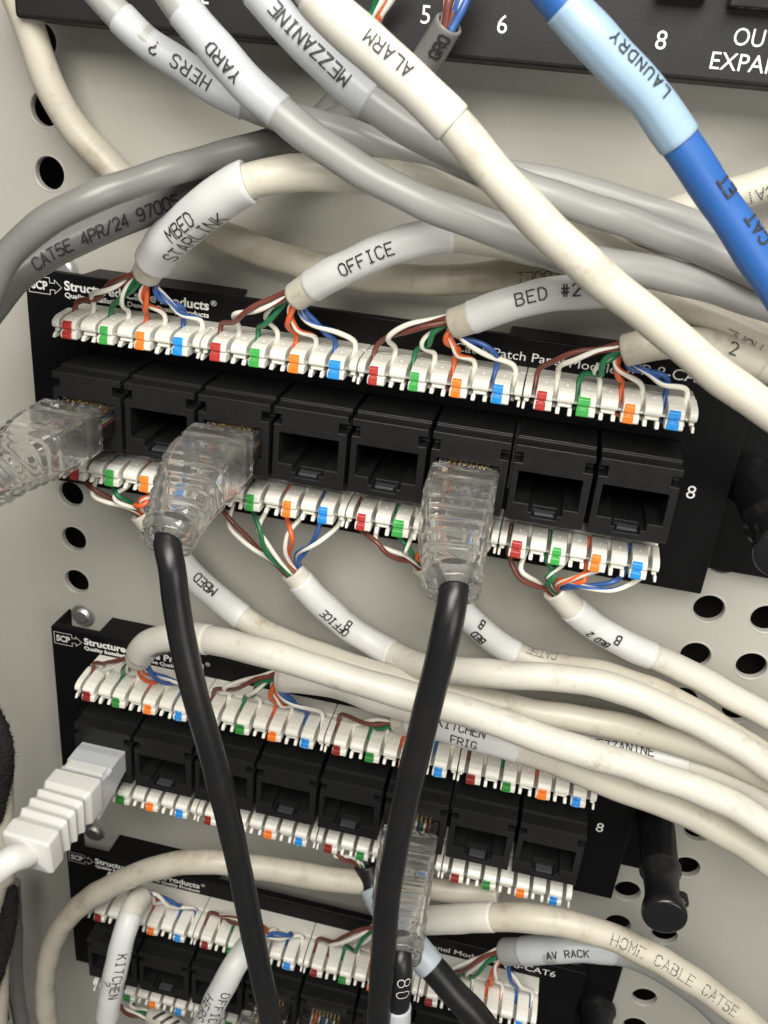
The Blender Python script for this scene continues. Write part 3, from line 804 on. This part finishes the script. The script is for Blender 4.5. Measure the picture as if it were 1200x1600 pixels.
cable('beige cable ending at the right end of the topmost panel, under the ALARM cable', 'beige',
      [(976, 548, -.2), (1010, 540, -.15), (1060, 536, -.2), (1130, 548, -.35), (1200, 575, -.4), (1290, 615, -.4)], .178,
      sleeve=((1072, 537), (1190, 570)), smat='beige', texts=[((1134, 540), '2', .136, False, dict())], wires=[(1, 3, True)], seed=14, group=LG)  # sleeve coloured beige to paint in the ALARM cable's shade
# below the top panel
cable('white cable with a sleeve lettered MBED below the topmost panel', 'cream',
      [(222, 800, -.45), (250, 838, -.5), (285, 882, -.6), (325, 922, -.7), (378, 965, -.8), (438, 998, -.6), (520, 1032, -.35), (600, 1056, -.3), (680, 1076, -.3), (740, 1090, -.3), (827, 1110, -.3), (920, 1126, -.3), (1014, 1146, -.3), (1107, 1175, -.3), (1200, 1215, -.3), (1290, 1260, -.3)], .185,
      sleeve=((245, 830), (378, 964)), texts=[((317, 910), 'MBED', .132, True, dict(th=.022))], wires=[(1, 0, False)], seed=15, group=LG)
cable('white cable with a sleeve lettered OFFICE B below the topmost panel', 'white',
      [(456, 892, -.5), (480, 920, -.55), (515, 955, -.65), (560, 992, -.7), (612, 1020, -.6), (663, 1041, -.3), (757, 1052, .0), (874, 1059, .05), (967, 1077, .05), (1060, 1115, .05), (1154, 1166, .05), (1210, 1203, .05), (1290, 1260, .05)], .185,
      sleeve=((470, 908), (613, 1020)), texts=[((515, 967), 'OFFICE', .114, True, dict(th=.02)), ((538, 972), 'B', .123, True, dict(th=.022))], wires=[(1, 1, False)], seed=16, group=LG)
cable('white cable with a sleeve lettered BED B below the topmost panel', 'beige',
      [(660, 880, -.5), (690, 915, -.6), (722, 955, -.8), (765, 995, -.95), (805, 1022, -1.0), (860, 1040, -.95), (940, 1052, -.75), (1030, 1083, -.6), (1115, 1130, -.5), (1210, 1190, -.4), (1290, 1240, -.4)], .182,
      sleeve=((676, 895), (808, 1024)), texts=[((745, 968), 'B', .123, True, dict(th=.022)), ((738, 988), 'BED', .106, True, dict(th=.02))], prints=[((850, 1022), 'CAT5E', .132, True, dict(dots=True, th=.0145))],
      wires=[(1, 2, False)], seed=17, group=LG)
cable('white cable with a sleeve lettered B below the right end of the topmost panel', 'white',
      [(866, 920, -.5), (890, 946, -.6), (930, 978, -.75), (980, 1008, -.85), (1030, 1030, -.9), (1090, 1058, -.85), (1150, 1092, -.8), (1220, 1130, -.75), (1290, 1170, -.7)], .182,
      sleeve=((893, 948), (1022, 1027)), texts=[((958, 996), 'B', .123, True, dict(th=.022)), ((925, 994), 'BED 2', .097, True, dict(th=.02))], wires=[(1, 3, False)], seed=18, group=LG)
# middle panel
cable('white scuffed cable lying in front across the middle patch panel', 'white',
      [(216, 1030, .22), (227, 1011, .36), (258, 998, .50), (330, 1000, .68), (420, 1022, .82), (520, 1052, .9), (620, 1082, .9), (733, 1114, .85), (827, 1146, .8), (920, 1178, .75), (1014, 1207, .7), (1107, 1240, .7), (1177, 1278, .7), (1270, 1340, .7)], .188,
      sleeve=((220, 1022), (328, 1000)), smat='wsleeve', texts=[((262, 1021), 'LAUNDRY', .106, True, dict(th=.018, adv=.7))], wires=[(2, 0, True)], seed=19, group=LG)
cable('white cable ending second from the left on the middle patch panel', 'cream',
      [(436, 1060, -.1), (470, 1062, -.08), (530, 1072, -.05), (590, 1092, .0), (660, 1114, .05), (740, 1146, .05), (830, 1176, .0), (930, 1200, -.15), (1040, 1222, -.25), (1130, 1250, -.25), (1210, 1295, -.25), (1290, 1350, -.25)], .185,
      sleeve=((440, 1060), (640, 1108)), smat='wsleeve', wires=[(2, 1, True)], seed=20, group=LG)
cable('white cable with a sleeve lettered KITCHEN FRIG on the middle patch panel', 'cream',
      [(622, 1126, -.2), (655, 1128, -.05), (690, 1135, .1), (780, 1160, .2), (874, 1192, .25), (967, 1230, .3), (1060, 1264, .3), (1130, 1300, .3), (1200, 1346, .3), (1290, 1420, .3)], .188,
      sleeve=((640, 1127), (812, 1170)), texts=[((722, 1138), 'KITCHEN', .113, False, dict(adv=.80)), ((724, 1160), 'FRIG', .113, False, dict(adv=.80))], wires=[(2, 2, True)], seed=21, group=LG)
cable('white cable with a sleeve lettered MEZZANINE on the middle patch panel', 'white',
      [(812, 1160, -.25), (850, 1156, -.3), (920, 1165, -.35), (995, 1177, -.35), (1060, 1191, -.35), (1130, 1214, -.35), (1200, 1252, -.35), (1290, 1315, -.35)], .178,
      sleeve=((830, 1157), (1072, 1194)), texts=[((968, 1166), 'MEZZANINE', .113, False, dict(adv=.86))], wires=[(2, 3, True)], seed=22, group=LG)
# lowest panel
cable('beige cable arching over the lowest patch panel from the left', 'beige',
      [(778, 1397, -.5), (725, 1392, -.5), (650, 1384, -.45), (570, 1378, -.3), (500, 1371, -.1), (400, 1355, .15), (310, 1346, .3), (225, 1362, .3), (150, 1398, .2), (97, 1445, .1), (72, 1520, .0), (75, 1600, -.1), (85, 1680, -.1)], .19,
      seed=23, open0=True)
cable('beige cable printed HOME CABLE CAT5E along the bottom right', 'beige',
      [(600, 1444, -.2), (650, 1439, .05), (700, 1437, .25), (770, 1433, .4), (850, 1437, .5), (930, 1455, .5), (1000, 1484, .5), (1070, 1523, .5), (1130, 1567, .5), (1200, 1625, .5), (1260, 1690, .5)], .198,
      sleeve=((606, 1444), (772, 1433)), smat='wsleeve', sr=.012, prints=[((1052, 1515), 'HOME CABLE CAT5E', .142, False, dict(dots=True, th=.0145, adv=.92))], wires=[(3, 2, True)], seed=24)
cable('grey cable with a sleeve lettered AV RACK at the bottom right', 'lgrey',
      [(788, 1487, -.1), (815, 1486, .0), (870, 1483, .1), (920, 1482, .1), (960, 1485, .05), (1005, 1498, -.1), (1052, 1526, -.2), (1100, 1562, -.3), (1150, 1612, -.3), (1200, 1670, -.3)], .198,
      sleeve=((815, 1486), (958, 1485)), smat='gsleeve', texts=[((889, 1491), 'AV RACK', .099, False, dict(adv=.86))], wires=[(3, 3, True)], seed=25, group=LG)
cable('white cable with a hanging sleeve lettered KITCHEN ? over the lowest panel', 'white',
      [(222, 1398, .0), (208, 1418, .3), (196, 1452, .6), (184, 1500, .8), (173, 1550, .9), (166, 1600, .95), (160, 1680, .95)], .182,
      sleeve=((203, 1428), (166, 1590)), texts=[((187, 1514), 'KITCHEN', .146, False, dict(adv=.9)), ((170, 1522), '?', .122, False, dict())], wires=[(3, 0, True)], seed=26, group=LG)
cable('white cable with a slanting sleeve lettered OFFICE HERS over the lowest panel', 'white',
      [(404, 1462, .0), (388, 1478, .25), (370, 1504, .6), (348, 1542, .8), (325, 1588, .9), (300, 1650, .9)], .19,
      sleeve=((385, 1482), (305, 1640)), texts=[((345, 1569), 'OFFICE', .143, False, dict(adv=.95)), ((326, 1562), 'HERS', .148, False, dict(adv=.95))], wires=[(3, 1, True)], seed=27, group=LG)
cable('white cable with dark streaks below the left end of the lowest panel', 'white',
      [(236, 1584, -.45), (252, 1592, -.4), (285, 1612, -.35), (330, 1650, -.3)], .19, wires=[(3, 0, False, dict(skip=(4, 5, 6, 7)))], seed=28,
      prints=[((262, 1594), '///', .176, False, dict(th=.05))])
cable('black cable with a pale blue sleeve running under the black patch cord to the bottom', 'bcable',
      [(572, 1350, -.4), (580, 1376, -.3), (594, 1408, -.1), (622, 1448, .3), (656, 1488, .7), (700, 1540, .9), (750, 1597, 1.0), (800, 1660, 1.0)], .205,
      sleeve=((584, 1386), (676, 1511)), smat='bsleeve2', sr=.014, wires=[(2, 2, False, dict(skip=(4, 5, 6, 7)))], seed=29)

# left edge: cables held by fuzzy straps
cable('beige cable rising along the left edge beneath the white plug', 'beige', [(2, 1180, .2), (4, 1280, .2), (6, 1360, .2), (2, 1450, .2), (-2, 1540, .2), (-6, 1680, .2)], .18, seed=30)
cable('grey cable at the bottom left corner behind the beige one', 'mgrey', [(18, 1380, -.6), (22, 1460, -.6), (24, 1540, -.6), (34, 1600, -.6), (50, 1680, -.6)], .16, seed=31)
def strap(pts, label):
    root = thing('cable_strap', label, 'cable strap', un(*pts[len(pts) // 2]), 'black fuzzy cable straps')
    cv = cr([un(*p) for p in pts], .05)
    mb = MB()
    tube(mb, cv, lambda d: .06 + .105 * math.sin(math.pi * max(.02, min(.98, d / cv.len))) ** .6, nseg=28, step=.025)
    rnd = random.Random(3)
    mb.v = [v + Vector((rnd.gauss(0, .012), rnd.gauss(0, .012), rnd.gauss(0, .012))) for v in mb.v]
    build('band', mb, M['velcro'], root)
    f = MB()
    for _ in range(2600):                                # loop-pile fuzz
        d = rnd.uniform(0, cv.len); p, T, N = cv.at(d); B = T.cross(N); a = rnd.uniform(0, 6.28)
        r = .06 + .105 * math.sin(math.pi * max(.02, min(.98, d / cv.len))) ** .6
        n = N * math.cos(a) + B * math.sin(a); q = p + n * r * .98
        s = Vector((rnd.gauss(0, .03), rnd.gauss(0, .03), rnd.gauss(0, .03))); w = n.cross(s).normalized() * .004
        f.add([q - w, q + w, q + n * .035 + s], [(0, 1, 2)])
    build('pile', f, M['velcro'], root)['kind'] = 'stuff'
strap([(-10, 1108, .45), (2, 1150, .5), (4, 1200, .5), (-4, 1250, .45), (-6, 1285, .4)], 'black fuzzy strap at the left edge, above the white plug')
strap([(20, 1388, .35), (14, 1430, .45), (4, 1475, .5), (-6, 1515, .5), (-12, 1550, .45)], 'black fuzzy strap at the left edge, below the white plug')

# ------------------------------------------------------------------ plugs and patch cords
def rrect(hu, hv, rad, n=6):
    out = []
    for cx, cy, a0 in ((hu - rad, hv - rad, 0), (-hu + rad, hv - rad, 90), (-hu + rad, -hv + rad, 180), (hu - rad, -hv + rad, 270)):
        for k in range(n + 1):
            a = math.radians(a0 + 90 * k / n); out.append((cx + rad * math.cos(a), cy + rad * math.sin(a)))
    return out
def loft(mb, cv, stations, n=6, cap=(True, True), flip=False, smooth=True, ref=Vector((0, 1, 0))):
    rings = []
    for d, hu, hv, rad in stations:
        p, T, N = cv.at(d)
        V = (ref - T * ref.dot(T)).normalized(); U = V.cross(T)
        rings.append([p + U * a + V * b for a, b in rrect(hu, hv, min(rad, hu * .999, hv * .999), n)])
    k = len(rings[0]); vs = [v for r in rings for v in r]; fs = []
    for i in range(len(rings) - 1):
        for j in range(k):
            j2 = (j + 1) % k
            f = (i * k + j, i * k + j2, (i + 1) * k + j2, (i + 1) * k + j)
            fs.append(f[::-1] if flip else f)
    if cap[0]: fs.append(tuple(range(k))[::1] if flip else tuple(range(k))[::-1])
    if cap[1]: fs.append(tuple(range((len(rings) - 1) * k, len(rings) * k)) if not flip else tuple(range((len(rings) - 1) * k, len(rings) * k))[::-1])
    mb.add(vs, fs, smooth)
    return mb
def plug_path(pn, jack, pts):
    o = PO[pn] + Vector((jack - .5, -.545, 0))
    return cr([o + Vector((0, 0, -.7)), o + Vector((0, 0, -.2))] + [o + Vector(p) for p in pts], .04), o
WIRE8 = ('ws_orange', 'w_orange', 'ws_green', 'w_blue', 'ws_blue', 'w_green', 'ws_brown', 'w_brown')
def clear_plug(root, pn, jack, pts):
    """clear RJ45 plug (body, contacts, latch, conductors) with a ribbed clear boot"""
    cv, o = plug_path(pn, jack, pts)
    b = MB(); x, y = o.x, o.y
    xs = [x - .365, x - .27, x + .27, x + .365]; ys = [y - .20, y + .10, y + .155, y + .20]; zs = [-.62, -.02, .06, .17, .30, .44]
    def f(px, py, pz):
        inx = abs(px - x) < .27
        if py > y + .155: return pz > .06 and not (inx and .17 < pz < .30) or pz < -.02
        if py > y + .10: return not (inx and .17 < pz < .30)
        return True
    build('plug_body', vox(xs, ys, zs, f), M['clear'], root, bevel=.016, segs=2)
    g = MB()
    for k in range(8):
        cx = x - .231 + k * .066
        box(g, cx - .013, cx + .013, y + .12, y + .212, -.10, .045)
    build('contacts', g, M['gold'], root)
    l = MB(); prism(l, [(-.45, y - .205), (.10, y - .26), (.72, y - .42), (.74, y - .39), (.12, y - .225), (-.45, y - .202)], x - .10, x + .10)
    build('latch', l, M['clear'], root, bevel=.006)
    for k in range(8):
        cx = (k - 3.5) * .066
        w = cr([Vector((x + cx, y + .0, -.4)), Vector((x + cx, y - .02, -.1)), Vector((x + cx * .95, y - .02 - .03 * (k % 2), .40))], .05)
        mb = MB(); tube(mb, w, .027, nseg=8); build('conductor', mb, M[WIRE8[k]], root)
    # boot: thin-walled ribbed shell, a box over the plug then tapering to the cable
    L = cv.len; d0 = .7 + .36; st = []; inn = []
    N_ = 46
    def prof(t):
        e = max(0, (t - .36) / .64)
        return .40 - .115 * e ** 1.2, .30 - .02 * e, .045 + .19 * min(1, e * 1.3)
    for i in range(N_ + 1):
        t = i / N_; d = d0 + (L - d0) * t
        hu, hv, rad = prof(t); rib = 0
        if t > .42: rib = (.006, .008, -.006, -.008)[int((t - .42) / .58 * 23.9) % 4]
        elif .19 < t < .235: rib = -.014
        st.append((d, hu + rib, hv + rib, rad))
    m_ = MB(); loft(m_, cv, st, n=5, cap=(True, False), smooth=True)
    d_in = d0 + .09
    for i in range(7):
        t = i / 6; d = d_in + (L - d_in) * t
        hu, hv, rad = prof(t); k2 = .042 + .04 * t
        inn.append((d, hu - k2 - .03 * t, hv - k2 - .02 * t, max(.03, rad - .05)))
    loft(m_, cv, inn, n=5, cap=(True, False), flip=True, smooth=True)
    k = 24                                               # join shell mouth: last outer ring to last inner ring
    a0 = N_ * k; b0 = len(m_.v) - k
    for j in range(k):
        j2 = (j + 1) % k
        m_.f.append([a0 + j, a0 + j2, b0 + j2, b0 + j]); m_.sm.append(False); m_.uv.append(None)
    build('boot', m_, M['clearboot'], root, weld=True)
    return cv
def cord(label, pn, jack, pts, tail, r, mk, jmat='bcable', extra=None, group=None):
    cvp, o = plug_path(pn, jack, pts)
    root = thing('patch_cable', label, 'patch cable', o, group)
    (mk)(root, pn, jack, pts)
    P0 = [cvp.at(cvp.len * f)[0] for f in (.90, .95, 1.0)]
    cv = cr(P0 + [un(*p) for p in tail], .06)
    mb = MB(); tube(mb, cv, r, wob=.03, seed=jack, nseg=24)
    j = build('jacket', mb, M[jmat], root)
    if extra: extra(root, j, cv)
    return root
PCG = 'patch cords plugged into the panels'
cord('black patch cord with a clear plug in the third jack of the topmost panel', 1, 3, [(0, 0, .6), (0, -.05, 1.1), (.02, -.18, 1.6), (.05, -.42, 2.1)],
     [(268, 882, 2.25), (275, 940, 2.3), (287, 1010, 2.35), (306, 1090, 2.4), (333, 1185, 2.4), (356, 1275, 2.4), (377, 1370, 2.4), (397, 1470, 2.4), (416, 1560, 2.4), (440, 1680, 2.4)], .152, clear_plug, group=PCG)
cord('black patch cord with a clear plug in the sixth jack of the topmost panel', 1, 6, [(0, 0, .6), (.02, -.04, 1.1), (.08, -.15, 1.6), (.18, -.37, 2.1)],
     [(702, 965, 2.25), (690, 1020, 2.3), (672, 1090, 2.3), (655, 1160, 2.3), (636, 1240, 2.3), (620, 1320, 2.35), (606, 1400, 2.4), (598, 1500, 2.4), (592, 1600, 2.4), (588, 1700, 2.4)], .156, clear_plug, group=PCG)
cord('clear-plugged patch cord leaving at the left edge from the first jack', 1, 1, [(0, 0, .6), (-.01, -.02, 1.1), (-.04, -.06, 1.6), (-.10, -.14, 2.1)],
     [(-60, 790, 2.3), (-120, 830, 2.5)], .15, clear_plug, jmat='lgrey', group=PCG)
def eighty(root, j, cv):
    mb = MB(); on_tube(mb, cv, .162, (632, 1532), '80', .165, False, th=.010, adv=1.05)
    build('print', mb, M['inkgrey'], j)
    d0 = cv.near(624, 1568); mb = MB(); tube(mb, cv, .172, d0, cv.len - .01, nseg=24, open0=True); build('label_sleeve', mb, M['gsleeve'], root)
cord('black patch cord printed 80, clear plug in the middle panel', 2, 6, [(0, 0, .6), (.04, 0, 1.1), (.11, -.02, 1.6), (.22, -.10, 2.15)],
     [(626, 1515, 2.2), (623, 1550, 2.25), (621, 1600, 2.3), (618, 1690, 2.3)], .150, clear_plug, extra=eighty, group=PCG)
cord('patch cord with a clear plug low in the lowest panel, left of the paired one', 3, 4, [(0, 0, .6), (0, -.02, 1.1), (.02, -.06, 1.6), (.04, -.2, 2.1)],
     [(400, 1760, 2.3), (390, 1840, 2.3)], .150, clear_plug, group=PCG)
cord('patch cord with a clear plug low in the lowest panel, right of the paired one', 3, 5, [(0, 0, .6), (0, -.02, 1.1), (.02, -.06, 1.6), (.04, -.2, 2.1)],
     [(495, 1790, 2.3), (485, 1870, 2.3)], .150, clear_plug, group=PCG)
def white_plug(root, pn, jack, pts):
    cv, o = plug_path(pn, jack, pts); x, y = o.x, o.y
    b = MB(); loft(b, cv, [(.1, .37, .20, .02), (.72, .37, .20, .02), (.86, .365, .225, .02), (1.12, .365, .225, .02), (1.13, .365, .18, .02), (1.25, .365, .18, .02), (1.26, .365, .21, .02), (1.6, .365, .21, .02)], smooth=False)
    build('plug_body', b, M['plugwhite'], root, bevel=.01)
    h = MB(); loft(h, cv, [(1.12, .30, .245, .02), (1.30, .30, .245, .02)], smooth=False); build('hood', h, M['bootwhite'], root, bevel=.012)
    l = MB(); prism(l, [(.0, y - .205), (.6, y - .36), (.85, y - .40), (.85, y - .20), (.0, y - .201)], x - .30, x + .36); build('latch_guard', l, M['plugwhite'], root, bevel=.012)
    L = cv.len; st = []
    for i in range(80):
        t = i / 79; d = 1.42 + (L - 1.42) * t
        e = .0
        if .24 < t < .80:
            ph = (t - .24) / .56 * 4; e = -.038 * (1 - abs(((ph % 1) - .5) * 2)) ** .8
        taper = .02 * t
        if t > .97: e -= .035 * ((t - .97) / .03) ** 2
        if t < .02: e -= .02
        st.append((d, .385 - taper + e, .31 - taper * .3 + e, .055))
    b = MB(); loft(b, cv, st, n=4); build('boot', b, M['bootwhite'], root, weld=True)
    return cv
cord('white patch cord with a ribbed white boot in the first jack of the middle panel', 2, 1, [(0, 0, .6), (-.01, .01, 1.1), (-.04, .01, 1.6), (-.06, -.02, 2.05)],
     [(20, 1340, 2.25), (-20, 1372, 2.45), (-70, 1412, 2.6), (-130, 1465, 2.7)], .185, white_plug, jmat='bootwhite', group=PCG)
